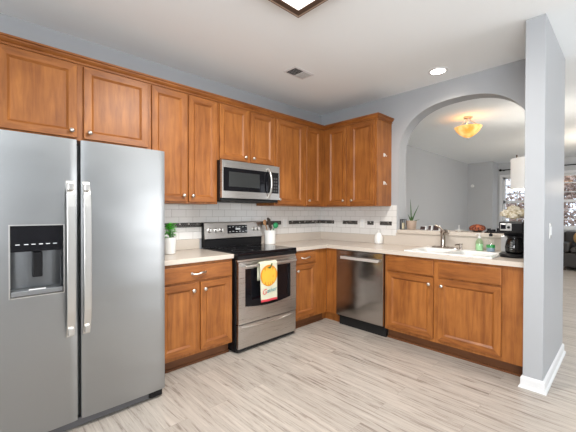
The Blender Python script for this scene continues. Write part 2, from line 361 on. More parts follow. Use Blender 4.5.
upper(UA, 'tall two-door maple cabinet between the refrigerator and the microwave', -2.598, -1.943, UZ0, [(-2.581, -2.268, 1), (-2.250, -1.957, -1)])
upper(UA, 'short two-door maple cabinet directly above the microwave', -1.942, -1.203, 1.802, [(-1.925, -1.586, 1), (-1.549, -1.222, -1)])
upper(UA, 'tall maple cabinet right of the microwave, running into the corner', -1.202, -.331, UZ0, [(-1.180, -.735, -1), (-.682, -.410, -1)])
cb_ = upper(UB, 'tall maple cabinet on the arch wall with two hooks on its side', -1.117, 0, UZ0, [(-.700, -.397, -1), (-1.092, -.756, 1)])
for z in (1.972, 1.643):
    m_ = MB(); m_.box(-.185, -.165, -1.121, -1.117, z - .02, z + .02)
    m_.tube([(-.175, -1.121, z + .01), (-.175, -1.135, z + .008), (-.175, -1.139, z - .012), (-.178, -1.150, z - .022), (-.181, -1.158, z - .012)], .0035, 8)
    o = m_.build('hook', WHITEC, cb_, smooth=True); o['label'] = 'small white hook'
cr = [(-.004, 2.368), (.010, 2.368), (.010, 2.376), (.003, 2.379), (.003, 2.385), (.012, 2.390), (.024, 2.402), (.026, 2.408), (.021, 2.410), (.021, 2.413), (.034, 2.414), (.034, 2.426), (-.004, 2.426)]
tag(MB().sweep([(-3.602, -.331), (-.331, -.331), (-.331, -1.119), (0, -1.119)], cr).build('crown_molding', WH), 'maple crown molding running along the tops of all wall cabinets', 'molding')

def base(F, label, u0, u1, parts, toe=True, z1=.874, side=None):
    c = F.p((u0 + u1) / 2, .3, 0); t = thing('base_cabinet', label, 'cabinet', c, 'base cabinets of honey maple')
    (F.box(MB(), u0, u1, .0195, -F.f - .002, .105, z1) if F.k == 'A' else F.box(F.box(F.box(F.box(MB(), u0, u1, .0195, .040, .105, z1), u0, u1, .61, .63, .105, z1), u0, u1, .040, .61, .105, .125), u0, u0 + .018, .040, .61, .125, z1)).build('body', WV, t)
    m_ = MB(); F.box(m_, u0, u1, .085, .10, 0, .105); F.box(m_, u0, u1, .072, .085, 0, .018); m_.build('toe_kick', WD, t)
    for kind, a, b, z0, z1_, k in parts:
        d = panel(F, 'door' if kind == 'door' else 'drawer_front', t, a, b, z0, z1_, kind != 'door')
        if kind == 'door' and k: knob(F, d, b - .035 if k > 0 else a + .035, z1_ - .062)
        if kind == 'drawer': pull(F, d, (a + b) / 2, (z0 + z1_) / 2)
    return t
base(BA, 'two-door maple base cabinet between the refrigerator and the stove', -2.650, -1.963,
     [('drawer', -2.632, -1.978, .722, .850, 0), ('door', -2.632, -2.323, .135, .706, 1), ('door', -2.287, -1.978, .135, .706, -1)])
base(BA, 'narrow one-door maple base cabinet between the stove and the inner corner', -1.193, -.617,
     [('drawer', -1.170, -.830, .733, .852, 0), ('door', -1.170, -.830, .145, .718, -1)])
base(BB, 'two-door maple sink cabinet with two false drawer fronts', YW + .001, -1.391,
     [('blank', -1.884, -1.420, .712, .852, 0), ('blank', -2.420, -1.927, .712, .852, 0), ('door', -1.884, -1.420, .138, .697, -1), ('door', -2.420, -1.927, .138, .697, 1)])
o = MB(); o.box(-.6155, -.600, -.783, -.6175, .105, .874); o.box(-.55, -.535, -.783, -.535, 0, .105); o.box(-.617, -.5505, -.55, -.535, 0, .105)
tag(o.build('filler_panel', WV), 'narrow maple filler strip between the inner corner and the dishwasher', 'panel')

# worktops
CZ0, CZ1, CF = .875, .914, -.648
b = MB(); b.box(-2.68, -1.962, CF, 0, CZ0, CZ1).box(-2.68, -1.962, -.02, -.0, CZ1, 1.0155)
tag(b.build('countertop', COUNTER, bevel=.005), 'cream countertop on the short run left of the stove', 'countertop')
SY0, SY1, SX0, SX1 = -2.325, -1.605, -.575, -.13
b = MB(); b.box(-1.196, 0, CF, 0, CZ0, CZ1)
b.box(CF, SX0, YW, CF, CZ0, CZ1).box(SX1, 0, YW, CF, CZ0, CZ1).box(SX0, SX1, SY1, CF, CZ0, CZ1).box(SX0, SX1, YW, SY0, CZ0, CZ1)
b.box(-1.196, -.02, -.02, 0, CZ1, 1.0155).box(-.02, 0, -1.19, 0, CZ1, 1.0155).box(-.02, 0, YW, -1.19, CZ1, LZ)
tag(b.build('countertop', COUNTER), 'long L-shaped cream countertop holding the sink', 'countertop')

# ------------------------------------------------------------------ refrigerator
f = thing('refrigerator', 'large side-by-side stainless steel refrigerator at the left edge', 'refrigerator', (-3.16, -.45, 0))
MB().box(-3.615, -2.712, -.805, -.03, .05, 1.69).build('body', mat('fridge_side_grey', (.16, .165, .17), .45), f)
def fdoor(x0, x1, hole=None):
    m_ = MB(); n = 20; zs = [.062, 1.713]
    xs = sorted(set([x0 + (x1 - x0) * i / n for i in range(n + 1)]))
    if hole: xs = sorted(set([x for x in xs if not (hole[0] - .006 < x < hole[0] + .006 or hole[1] - .006 < x < hole[1] + .006)] + [hole[0], hole[1]])); zs = [.062, hole[2], hole[3], 1.713]
    def fy(x):
        u = (x - x0) / (x1 - x0) * 2 - 1; return -.884 + .005 * u * u + .004 * max(0, abs(u) - .95) / .05
    V = {}
    def v(x, y, z):
        k = (round(x, 5), round(y, 5), round(z, 5))
        if k not in V: V[k] = m_.b.verts.new((x, y, z))
        return V[k]
    for a, b_ in zip(xs, xs[1:]):
        for z0, z1 in zip(zs, zs[1:]):
            if hole and abs(z0 - hole[2]) < 1e-6 and a >= hole[0] - 1e-6 and b_ <= hole[1] + 1e-6: continue
            m_.b.faces.new((v(a, fy(a), z0), v(b_, fy(b_), z0), v(b_, fy(b_), z1), v(a, fy(a), z1)))
        for z in (zs[0], zs[-1]): m_.b.faces.new((v(a, fy(a), z), v(b_, fy(b_), z), v(b_, -.812, z), v(a, -.812, z)))
    for x in (x0, x1): m_.poly([(x, fy(x), zs[0]), (x, fy(x), zs[-1]), (x, -.812, zs[-1]), (x, -.812, zs[0])])
    if hole:
        h = hole; Y = -.80
        for q in ([(h[0], fy(h[0]), h[2]), (h[0], fy(h[0]), h[3]), (h[0], Y, h[3]), (h[0], Y, h[2])], [(h[1], fy(h[1]), h[2]), (h[1], fy(h[1]), h[3]), (h[1], Y, h[3]), (h[1], Y, h[2])]): m_.poly(q, 1)
        m_.poly([(h[0], Y, h[2]), (h[1], Y, h[2]), (h[1], Y, h[3]), (h[0], Y, h[3])], 1)
    return m_
HO = (-3.526, -3.293, .835, 1.215)
ld = fdoor(-3.612, -3.224, HO).build('door', [STEEL, BLACKP], f, smooth=True); ld['label'] = 'freezer door with water and ice dispenser'
rd = fdoor(-3.204, -2.700).build('door', [STEEL], f, smooth=True); rd['label'] = 'wide plain door of the fresh food side'
b = MB().box(-3.525, -3.294, -.880, -.80, 1.075, 1.214); b.build('dispenser_panel', BLACKG, ld, bevel=.004)
g = MB()
for i, x in enumerate((-3.495, -3.459, -3.428, -3.395, -3.364, -3.332)): g.box(x - .009, x + .009, -.8808, -.880, 1.112, 1.1155)
g.build('dispenser_icons', mat('white_print', (.8, .82, .85), .4), ld)
MB().rings([[(x, -.805 + .0 - .012 * math.cos((x + 3.41) / .1165 * 1.4), z) for x in [-3.523 + i * .0227 for i in range(11)]] for z in (.87, 1.075)], closed=False, cap=False).build('dispenser_recess', mat('dark_steel_recess', (.20, .21, .22), .3, 1), ld, smooth=True)
m_ = MB(); m_.box(-3.532, -3.526, -.888, -.87, .829, 1.221).box(-3.293, -3.287, -.888, -.87, .829, 1.221).box(-3.526, -3.293, -.888, -.87, 1.215, 1.221).box(-3.526, -3.293, -.888, -.87, .829, .835); m_.build('dispenser_frame', STEELH, ld)
MB().box(-3.43, -3.385, -.86, -.815, .93, 1.07).build('dispenser_paddle', BLACKP, ld, bevel=.006)
MB().box(-3.524, -3.295, -.886, -.80, .838, .866).build('drip_tray', mat('grey_tray', (.30, .31, .32), .3, .8), ld, bevel=.004)
MB().box(-3.45, -3.375, -.889, -.884, .866, .872).build('tray_edge', TRIM, ld)
for x0, x1, d in ((-3.282, -3.240, ld), (-3.207 + .008, -3.160, rd)):
    b = MB(); n = 12; rr = []
    for i in range(n + 1):
        z = .565 + (1.47 - .565) * i / n; k = 1 - (2 * i / n - 1) ** 6; y = -.885 - .045 * k
        rr.append([(x0, y, z), (x1, y, z), (x1, y + .014, z), (x0, y + .014, z)])
    b.rings(rr)
    for z in (.60, 1.435): b.box(x0 + .006, x1 - .006, -.92, -.868, z - .02, z + .02)
    b.build('handle', STEELH, d, bevel=.003)
b = MB().box(-3.60, -2.725, -.845, -.70, .006, .056); b.build('grille', mat('grille_grey', (.10, .10, .105), .4), f, bevel=.004)
MB().box(-2.80, -2.712, -.862, -.80, .012, .054).build('hinge_cover', BLACKP, f, bevel=.004)
MB().box(-3.30, -3.13, -.80, -.70, 1.69, 1.706).build('hinge_cover', BLACKP, f); MB().box(-2.80, -2.72, -.80, -.70, 1.69, 1.705).build('hinge_cover', BLACKP, f)
MB().box(-2.772, -2.748, -.8765, -.870, 1.653, 1.672).build('badge', mat('badge_grey', (.55, .57, .62), .3, .6), rd)

# ------------------------------------------------------------------ stove
s = thing('stove', 'stainless steel electric stove with black glass cooktop and a towel over its door', 'stove', (-1.575, -.35, 0))
SL, SR = -1.953, -1.201
MB().box(SL, SR, -.645, -.02, .03, .895).build('body', BLACKP, s)
MB().box(SL + .02, SR - .02, -.62, -.05, 0, .03).build('base', BLACKD, s)
MB().box(SL - .004, SR + .004, -.685, -.075, .895, .922).build('cooktop', BLACKG, s, bevel=.005)
MB().box(SL - .002, SR + .002, -.690, -.645, .858, .8945).build('cooktop_front_edge', BLACKP, s, bevel=.006)
RING = mat('burner_ring_grey', (.16, .16, .16), .3)
for x, y, r in ((-1.77, -.51, .105), (-1.385, -.51, .085), (-1.77, -.24, .085), (-1.385, -.24, .105)):
    m_ = MB(); q = 40
    m_.rings([[(x + R_ * math.cos(2*PI*i/q), y + R_ * math.sin(2*PI*i/q), .9224) for i in range(q)] for R_ in (r - .004, r)], cap=False); m_.build('burner_ring', RING, s)
# backguard
bgm = MB(); prof = [(-.02, .922), (-.075, .922), (-.075, 1.0), (-.088, 1.012), (-.070, 1.172), (-.055, 1.182), (-.02, 1.182)]
bgm.prism([(-1.940, y, z) for y, z in prof], (.762, 0, 0)); bgm.build('backguard_core', BLACKP, s)
m_ = MB(); m_.prism([(-1.941, y, z) for y, z in ((-.086, 1.008), (-.0935, 1.014), (-.0745, 1.176), (-.055, 1.188), (-.03, 1.188), (-.03, 1.182), (-.055, 1.180), (-.068, 1.172))], (.764, 0, 0))
cp = m_.build('control_panel', STEELS, s)
nrm = Vector((0, -.160, .019)).normalized()
def onp(x, z): return Vector((x, -.0935 + (z - 1.014) * .019 / .162, z))
for x in (-1.885, -1.808, -1.742, -1.300, -1.243):
    m_ = MB(); m_.lathe(onp(x, 1.10), [(.023, -.001), (.023, .004), (.019, .006), (.018, .026), (.015, .030), (.002, .030)], nrm, 20)
    p = onp(x, 1.10) + nrm * .03; m_.box(p.x - .003, p.x + .003, p.y - .004, p.y + .003, p.z - .016, p.z + .016)
    m_.build('knob', STEELH, cp, smooth=True)
m_ = MB(); m_.prism([onp(-1.665, 1.060) + nrm * .001, onp(-1.40, 1.060) + nrm * .001, onp(-1.40, 1.150) + nrm * .001, onp(-1.665, 1.150) + nrm * .001], nrm * .003)
dp = m_.build('display', BLACKG, cp)
m_ = MB()
for i in range(6):
    for j in range(2):
        p = onp(-1.645 + i * .044, 1.075 + j * .05 + .004 * (i % 2)) + nrm * .0045; m_.box(p.x, p.x + .022, p.y - .001, p.y, p.z, p.z + .006)
m_.box(-1.56, -1.50, -.0935, -.0875, 1.10, 1.118)
o = m_.build('display_marks', mat('pale_print', (.55, .57, .58), .4), dp); o['kind'] = 'stuff'
# front strip, oven door, drawer
MB().box(SL + .004, SR - .004, -.676, -.645, .838, .858).build('vent_strip', STEELS, s, bevel=.002)
m_ = MB(); wx0, wx1, wz0, wz1 = -1.868, -1.288, .425, .770; dz0, dz1 = .268, .835; yd0, yd1 = -.688, -.648
m_.box(SL + .012, wx0, yd0, yd1, dz0, dz1).box(wx1, SR - .006, yd0, yd1, dz0, dz1).box(wx0, wx1, yd0, yd1, wz1, dz1)
n = 12; pts = [(wx0, dz0), (wx1, dz0)] + [(wx1 + (wx0 - wx1) * i / n, wz0 - .028 * math.sin(PI * i / n)) for i in range(n + 1)]
m_.prism([(x, yd0, z) for x, z in pts], (0, yd1 - yd0, 0))
dr = m_.build('oven_door', STEELS, s)
MB().box(wx0 - .002, wx1 + .002, -.684, -.66, wz0 - .03, wz1 + .002).build('oven_window', BLACKG, dr)
m_ = MB(); m_.tube([(SL + .05 + (SR - SL - .10) * i / 14, -.732 - .006 * math.sin(PI * i / 14), .802) for i in range(15)], .0125, 12)
for x in (SL + .065, SR - .065): m_.box(x - .012, x + .012, -.73, -.686, .790, .814)
m_.build('handle', STEELH, dr, smooth=True)
m_ = MB(); m_.box(SL + .012, SR - .006, -.684, -.648, .045, .258); dw = m_.build('storage_drawer', STEELS, s, bevel=.003)
m_ = MB(); m_.rings([[(SL + .05 + (SR - SL - .1) * i / 16, -.6845, z_ - .018 * math.sin(PI * i / 16) * k - .0), (SL + .05 + (SR - SL - .1) * i / 16, -.6845 - .014 * math.sin(PI * i / 16), z_ - .005 - .022 * math.sin(PI * i / 16) * k), (SL + .05 + (SR - SL - .1) * i / 16, -.6845, z_ - .012 - .026 * math.sin(PI * i / 16) * k)] for i in range(17) for z_, k in ((.245, 1),)])
m_.build('drawer_pull', STEELH, dw, smooth=True)
MB().box(SL + .012, SR - .006, -.67, -.645, .258, .268).box(SL + .012, SR - .006, -.66, -.645, .012, .045).build('dark_gap', BLACKD, s)

# towel over the oven handle
tw = thing('dish_towel', 'white dish towel printed with an orange pumpkin, hanging on the oven door handle', 'towel', (-1.62, -.74, .82))
def towel_pt(u, v):
    # v: 0 front bottom .. 1 over the bar .. 1.25 back bottom
    x0, x1 = -1.752 + .018 * (1 - min(v, 1)), -1.538 + .0 * v
    x = x0 + (x1 - x0) * u; wv = .004 * math.sin(u * 9 + 1) * (1 - min(v, 1) * .7)
    Lf = .365
    if v < 1: return (x, -.757 + wv, .815 - Lf * (1 - v) + .016 * (1 - v) * (u - .5) * 0)
    a = (v - 1) / .12
    if a <= 1: return (x, -.738 - .0185 * math.cos(PI * a), .812 + .0175 * math.sin(PI * a))
    return (x, -.7185 , .812 - .16 * (v - 1.12) / .13)
m_ = MB(); NU, NV = 16, 40; TH = .0022
grid = [[m_.b.verts.new(towel_pt(i / NU, 1.25 * j / NV)) for i in range(NU + 1)] for j in range(NV + 1)]
for j in range(NV):
    for i in range(NU):
        q = m_.b.faces.new((grid[j][i], grid[j][i+1], grid[j+1][i+1], grid[j+1][i])); q.material_index = 1 if j < 2 else 0
TWL = mat('towel_cloth', (.60, .60, .46), .9, var=.05, scale=120); TRED = mat('red_hem', (.62, .05, .07), .9)
o = m_.build('cloth', [TWL, TRED], tw, smooth=True, recalc=False); sd = o.modifiers.new('thickness', 'SOLIDIFY'); sd.thickness = TH; sd.offset = 0
def printed(name, shape, m_mat, lift):
    # shape: outline in towel (u, v) space laid on the front of the cloth
    b_ = MB(); c = (sum(p[0] for p in shape) / len(shape), sum(p[1] for p in shape) / len(shape))
    def P3(u, v): p = towel_pt(u, v); return (p[0], p[1] - lift, p[2])
    rr = [[P3(c[0] + (p[0] - c[0]) * k, c[1] + (p[1] - c[1]) * k) for p in shape] for k in (.001, .35, .7, 1)]
    b_.rings(rr, cap=False); return b_.build(name, m_mat, tw, recalc=False)
OR1 = mat('pumpkin_orange', (.58, .22, .015), .9); OR2 = mat('pumpkin_yellow', (.72, .42, .04), .9); STM = mat('stem_green', (.06, .09, .02), .9)
def ell(cu, cv, ru, rv, n=22): return [(cu + ru * math.cos(2*PI*i/n), cv + rv * math.sin(2*PI*i/n)) for i in range(n)]
printed('pumpkin_print', ell(.5, .67, .50, .28), OR1, .0030)
for cu, ru in ((.2, .13), (.36, .12), (.5, .10), (.64, .12), (.8, .13)): printed('pumpkin_print', ell(cu, .655, ru * .8, .235 if abs(cu - .5) < .2 else .19), OR2, .0036)
printed('stem_print', [(.55, .84), (.62, .86), (.72, .96), (.66, .99), (.56, .90), (.40, .88)], STM, .0042)
def text(txt, name, m_, size, M4, parent, extrude=.0004):
    c = bpy.data.curves.new(name, 'FONT'); c.body = txt; c.size = size; c.extrude = extrude; c.align_x = 'CENTER'; c.shear = .25
    c.materials.append(m_); o_ = bpy.data.objects.new(name, c); COL.objects.link(o_); o_.parent = parent
    root = parent
    bpy.context.view_layer.update(); me = bpy.data.meshes.new_from_object(o_); bpy.data.objects.remove(o_); o_ = bpy.data.objects.new(name, me); COL.objects.link(o_); o_.parent = parent
    while root.parent: root = root.parent
    M5 = M4.copy(); M5.translation = M4.translation - root.location; o_.matrix_local = M5; return o_
RX = Matrix.Rotation(PI / 2, 4, 'X')
def tm(x, y, z, tilt=0): return Matrix.Translation((x, y, z)) @ RX @ Matrix.Rotation(tilt, 4, 'Z')
text('G', 'lettering', TRED, .072, tm(-1.700, -.7645, .522, .1), tw)
text('ather', 'lettering', mat('teal_ink', (.05, .22, .26), .9), .056, tm(-1.612, -.7645, .537, .1), tw)

# ------------------------------------------------------------------ microwave
mw = thing('microwave', 'stainless over-the-range microwave with black window above the stove', 'microwave', (-1.58, -.2, 1.41))
ML, MR = -1.957, -1.208
MB().box(ML, MR, -.395, -.005, 1.415, 1.798).build('body', BLACKP, mw)
m_ = MB(); m_.box(ML + .004, MR - .002, -.428, -.3955, 1.728, 1.797).box(ML + .004, MR - .002, -.428, -.3955, 1.432, 1.500)
m_.box(ML + .004, ML + .022, -.428, -.3955, 1.5, 1.728).box(MR - .014, MR - .002, -.428, -.3955, 1.5, 1.728)
md = m_.build('front_frame', STEELS, mw)
MB().box(ML + .022, -1.375, -.4265, -.3955, 1.5, 1.728).build('door_window', BLACKG, mw)
MB().box(ML + .085, -1.49, -.4275, -.4265, 1.545, 1.69).build('window_screen', mat('perforated_screen', (.022, .024, .024), .3), mw)
cpn = MB().box(-1.372, MR - .014, -.4265, -.3955, 1.5, 1.728).build('control_panel', BLACKP, mw)
m_ = MB()
for i in range(3):
    for j in range(5): m_.box(-1.325 + i * .032, -1.303 + i * .032, -.4275, -.4265, 1.515 + j * .034, 1.535 + j * .034)
m_.build('buttons', mat('button_grey', (.07, .07, .075), .4), cpn)
m_ = MB(); m_.tube([(-1.372, -.430 - .052 * math.sin(PI * (i / 16)) ** .7, 1.450 + .315 * i / 16) for i in range(17)], .0115, 12); m_.build('handle', STEELH, mw, smooth=True)
MB().box(ML + .01, MR - .01, -.41, -.02, 1.402, 1.415).build('vent_grille', BLACKD, mw)

# ------------------------------------------------------------------ dishwasher
d = thing('dishwasher', 'dark stainless steel dishwasher between the corner and the sink cabinet', 'dishwasher', (-.35, -1.086, 0))
MB().box(-.61, -.03, -1.386, -.788, .10, .87).build('body', BLACKP, d)
dd = MB().box(-.650, -.611, -1.385, -.789, .125, .868).build('door', STEELDW, d, bevel=.004)
m_ = MB(); m_.box(-.690, -.678, -1.345, -.872, .776, .806); m_.box(-.680, -.648, -.90, -.88, .780, .802).box(-.680, -.648, -1.335, -1.315, .780, .802)
m_.build('handle', mat('bright_bar_metal', (.80, .78, .75), .42, .7), dd, bevel=.003)
MB().box(-.585, -.56, -1.385, -.789, 0, .118).build('toe_panel', BLACKD, d)

# ------------------------------------------------------------------ sink and faucet
sk = thing('sink', 'white double-bowl drop-in sink set into the long countertop', 'sink', (-.35, -1.88, .914))
m_ = MB(); rx0, rx1, ry0, ry1 = -.598, -.055, -2.345, -1.585; zt, zr = .925, .9145
def bowl(x0, x1, y0, y1, zb):
    n = 5; R_ = .05
    def rr(x0, x1, y0, y1, r, z):
        out = []
        for cx, cy, a0 in ((x1 - r, y1 - r, 0), (x0 + r, y1 - r, 90), (x0 + r, y0 + r, 180), (x1 - r, y0 + r, 270)):
            for i in range(n + 1): a = math.radians(a0 + 90 * i / n); out.append((cx + r * math.cos(a), cy + r * math.sin(a), z))
        return out
    return [rr(x0, x1, y0, y1, R_, zt), rr(x0 + .006, x1 - .006, y0 + .006, y1 - .006, R_, zt - .01), rr(x0 + .02, x1 - .02, y0 + .02, y1 - .02, R_, zb + .02), rr(x0 + .05, x1 - .05, y0 + .05, y1 - .05, R_, zb)]
bx0, bx1 = -.560, -.185; b1, b2 = (-2.31, -1.985), (-1.945, -1.62)
ymid = -1.88
for y0, y1 in (b1, b2): m_.rings(bowl(bx0, bx1, y0, y1, .74), cap=False); m_.poly(bowl(bx0, bx1, y0, y1, .74)[-1])
m_.box(rx0, bx0, ry0, ry1, zr, zt).box(bx1, rx1, ry0, ry1, zr, zt).box(bx0, bx1, ry0, b1[0], zr, zt).box(bx0, bx1, b2[1], ry1, zr, zt).box(bx0, bx1, b1[1], b2[0], zr, zt)
m_.build('basin', WHITEC, sk, recalc=False, smooth=False)
fc = thing('faucet', 'brushed metal pull-out kitchen faucet behind the sink bowls', 'faucet', (-.125, -1.78, .925))
m_ = MB(); m_.lathe((-.125, -1.79, .925), [(.027, 0), (.027, .012), (.022, .017)], seg=28, scale=(1, 4.8)); m_.build('base_plate', CHROME, fc, smooth=True)
m_ = MB(); m_.lathe((-.125, -1.775, .931), [(.030, 0), (.027, .01), (.0235, .02), (.0235, .13), (.026, .14), (.025, .165), (.014, .180), (.001, .183)], seg=24); m_.build('body', CHROME, fc, smooth=True)
m_ = MB(); m_.tube([(-.135, -1.78, 1.07), (-.165, -1.80, 1.100), (-.205, -1.83, 1.112), (-.245, -1.855, 1.104), (-.265, -1.87, 1.085)], [.018, .017, .016, .016, .018], 14); m_.build('spout', CHROME, fc, smooth=True)
m_ = MB(); m_.tube([(-.125, -1.775, 1.105), (-.12, -1.75, 1.128), (-.115, -1.715, 1.150), (-.112, -1.69, 1.160)], [.012, .009, .008, .009], 12); m_.build('lever', CHROME, fc, smooth=True)
sp = thing('soap_dispenser', 'short metal soap pump set into the sink deck beside the faucet', 'soap dispenser', (-.125, -1.95, .925))
m_ = MB(); m_.lathe((-.125, -1.95, .925), [(.022, 0), (.022, .006), (.013, .010), (.012, .04), (.016, .044), (.016, .056), (.004, .060)], seg=20); m_.build('body', CHROME, sp, smooth=True)
MB().tube([(-.125, -1.95, .972), (-.15, -1.93, .975), (-.175, -1.912, .968)], [.008, .007, .006], 10).build('spout', CHROME, sp, smooth=True)

# ------------------------------------------------------------------ things on the worktops
LIQG = mat('pale_green_soap', (.62, .82, .60), .25); LIQB = mat('grey_blue_soap', (.22, .30, .38), .3); GRN = mat('bright_green_label', (.03, .32, .08), .5)
t = thing('soap_bottle', 'clear bottle of pale green hand soap with a white pump', 'bottle', (-.10, -2.11, .925))
m_ = MB(); m_.lathe((-.10, -2.11, .9255), [(.030, 0), (.033, .006), (.033, .085), (.022, .105), (.013, .112), (.013, .12)], seg=24); m_.build('bottle_wall', CLEARP, t, smooth=True)
m_ = MB(); m_.lathe((-.10, -2.11, .928), [(.028, 0), (.0305, .006), (.0305, .062), (.0, .062)], seg=24, cap=False); m_.build('liquid', LIQG, t, smooth=True)
m_ = MB(); m_.lathe((-.10, -2.11, 1.045), [(.015, 0), (.015, .016), (.006, .018), (.006, .036), (.012, .038), (.012, .048), (.0, .050)], seg=18); m_.tube([(-.10, -2.11, 1.088), (-.13, -2.095, 1.088), (-.142, -2.09, 1.082)], .005, 8); m_.build('pump', WHITEC, t, smooth=True)
t = thing('soap_bottle', 'bottle with black pump, green band and grey-blue soap by the coffee maker', 'bottle', (-.13, -2.215, .925))
m_ = MB(); m_.lathe((-.13, -2.215, .9255), [(.036, 0), (.038, .006), (.038, .105), (.026, .130), (.014, .140), (.014, .146)], seg=24); m_.build('bottle_wall', GLASS, t, smooth=True)
m_ = MB(); m_.lathe((-.13, -2.215, .928), [(.034, 0), (.0355, .005), (.0355, .035), (.0, .035)], seg=24, cap=False); m_.build('liquid', LIQB, t, smooth=True)
m_ = MB(); m_.lathe((-.13, -2.215, .9635), [(.0362, 0), (.0362, .026)], seg=24, cap=False); m_.build('label_band', GRN, t, smooth=True)
m_ = MB(); m_.lathe((-.13, -2.215, 1.071), [(.016, 0), (.016, .02), (.006, .024), (.006, .046), (.013, .048), (.013, .060), (.0, .062)], seg=18); m_.tube([(-.13, -2.215, 1.125), (-.165, -2.20, 1.125), (-.178, -2.195, 1.116)], .006, 8); m_.build('pump', BLACKP, t, smooth=True)

cm = thing('coffee_maker', 'black drip coffee maker with glass carafe and silver control face', 'coffee maker', (-.30, -2.43, .914))
m_ = MB(); cx, cy = -.30, -2.435
m_.lathe((cx, cy, .9145), [(.115, 0), (.118, .006), (.118, .022), (.108, .032), (.0, .033)], seg=36, scale=(1.12, .9), cap=True); m_.build('base', BLACKP, cm, smooth=True)
MB().box(cx + .03, cx + .125, cy - .085, cy + .085, .94, 1.15).build('water_tank', BLACKP, cm, bevel=.012)
MB().box(cx - .115, cx + .125, cy - .09, cy + .09, 1.12, 1.218).build('brew_head', BLACKP, cm, bevel=.014)
cf = MB().box(cx - .118, cx - .114, cy - .005, cy + .078, 1.142, 1.200).build('control_face', STEELH, cm, bevel=.003)
MB().box(cx - .1195, cx - .118, cy + .035, cy + .072, 1.155, 1.19).build('clock_display', BLACKG, cf)
MB().lathe((cx - .118, cy + .015, 1.170), [(.012, 0), (.011, .006), (.0, .007)], (-1, 0, 0), 16).build('dial', BLACKP, cf, smooth=True)
MB().box(cx - .0, cx + .028, cy + .02, cy + .10, .95, 1.09).build('side_panel', STEELH, cm, bevel=.004)
cg = MB(); cg.lathe((cx - .045, cy - .01, .948), [(.052, 0), (.062, .01), (.066, .05), (.058, .10), (.046, .125), (.048, .135)], seg=28, cap=False); ca = cg.build('carafe', glassy('smoked_carafe_glass', (.22, .22, .22)), cm, smooth=True)
MB().lathe((cx - .045, cy - .01, 1.083), [(.050, 0), (.050, .012), (.03, .02), (.0, .02)], seg=24).build('carafe_lid', BLACKP, ca, smooth=True)
MB().tube([(cx - .09, cy - .03, 1.075), (cx - .135, cy - .045, 1.065), (cx - .140, cy - .045, 1.0), (cx - .11, cy - .035, .965)], .009, 8).build('carafe_handle', BLACKP, ca, smooth=True)
m_ = MB()
for k in range(4): m_.box(cx - .1125, cx - .111, cy - .012, cy + .004, .985 + k * .018, .988 + k * .018)
m_.build('carafe_marks', mat('white_marks', (.8, .8, .8), .5), ca)

t = thing('canister', 'small white lidded jar on the counter beside the dishwasher corner', 'jar', (-.09, -1.0, .914))
m_ = MB(); m_.lathe((-.09, -1.0, .9145), [(.040, 0), (.050, .008), (.054, .05), (.050, .09), (.038, .118), (.030, .124)], seg=28); m_.build('body', WHITEC, t, smooth=True)
m_ = MB(); m_.lathe((-.09, -1.0, 1.0385), [(.033, 0), (.033, .010), (.012, .016), (.008, .024), (.013, .032), (.010, .040), (.0, .042)], seg=24); m_.build('lid', WHITEC, t, smooth=True)
cr_ = thing('utensil_crock', 'white crock holding cooking utensils on the counter right of the stove', 'crock', (-1.09, -.13, .914))
m_ = MB(); m_.lathe((-1.09, -.13, .9145), [(.060, 0), (.066, .006), (.068, .16), (.066, .165), (.060, .165), (.058, .02), (.0, .015)], seg=28, cap=False); m_.build('body', WHITEC, cr_, smooth=True)
WSP = mat('wooden_spoon_wood', (.42, .22, .10), .6, var=.15, scale=40); DKW = mat('dark_walnut', (.045, .028, .02), .5); GRS = mat('green_silicone', (.02, .30, .11), .4)
for i, (dx, dy, tx, ty, nm) in enumerate(((-.03, -.02, -.085, -.01, 'round'), (-.02, .01, -.062, .01, 'slot'))):
    t = thing('wooden_spoon', ['wooden spoon leaning furthest left in the crock beside the stove', 'wooden spoon standing between the leftmost spoon and the dark spatula'][i], 'utensil', (-1.09 + dx, -.13 + dy, .93), 'wooden spoons in the crock')
    m_ = MB(); m_.tube([(-1.09 + dx * .6, -.13 + dy, .935), (-1.09 + tx * .7, -.13 + ty, 1.10), (-1.09 + tx, -.13 + ty, 1.155)], [.005, .0055, .006], 8); m_.build('handle', WSP, t, smooth=True)
    m_ = MB(); m_.ball((-1.09 + tx - .010, -.13 + ty, 1.175), .022, (1, .4, 1.5)); m_.build('bowl', WSP, t, smooth=True)
t = thing('spatula', 'dark brown flat spatula standing in the white crock', 'utensil', (-1.08, -.15, .93))
MB().tube([(-1.07, -.145, .935), (-1.105, -.15, 1.12)], .006, 8).build('handle', DKW, t, smooth=True)
m_ = MB(); m_.prism([(-1.128, -.157, 1.11), (-1.075, -.157, 1.095), (-1.108, -.157, 1.215), (-1.145, -.157, 1.235), (-1.160, -.157, 1.225)], (0, .008, 0)); m_.build('blade', DKW, t, bevel=.003)
t = thing('ladle', 'green round-headed ladle leaning right in the white crock', 'utensil', (-1.07, -.12, .93))
MB().tube([(-1.08, -.12, .935), (-1.035, -.12, 1.07), (-1.01, -.12, 1.115)], .0055, 8).build('handle', GRS, t, smooth=True)
m_ = MB(); m_.ball((-.995, -.125, 1.135), .038, (1.05, .55, .92), 18); m_.build('bowl', GRS, t, smooth=True)

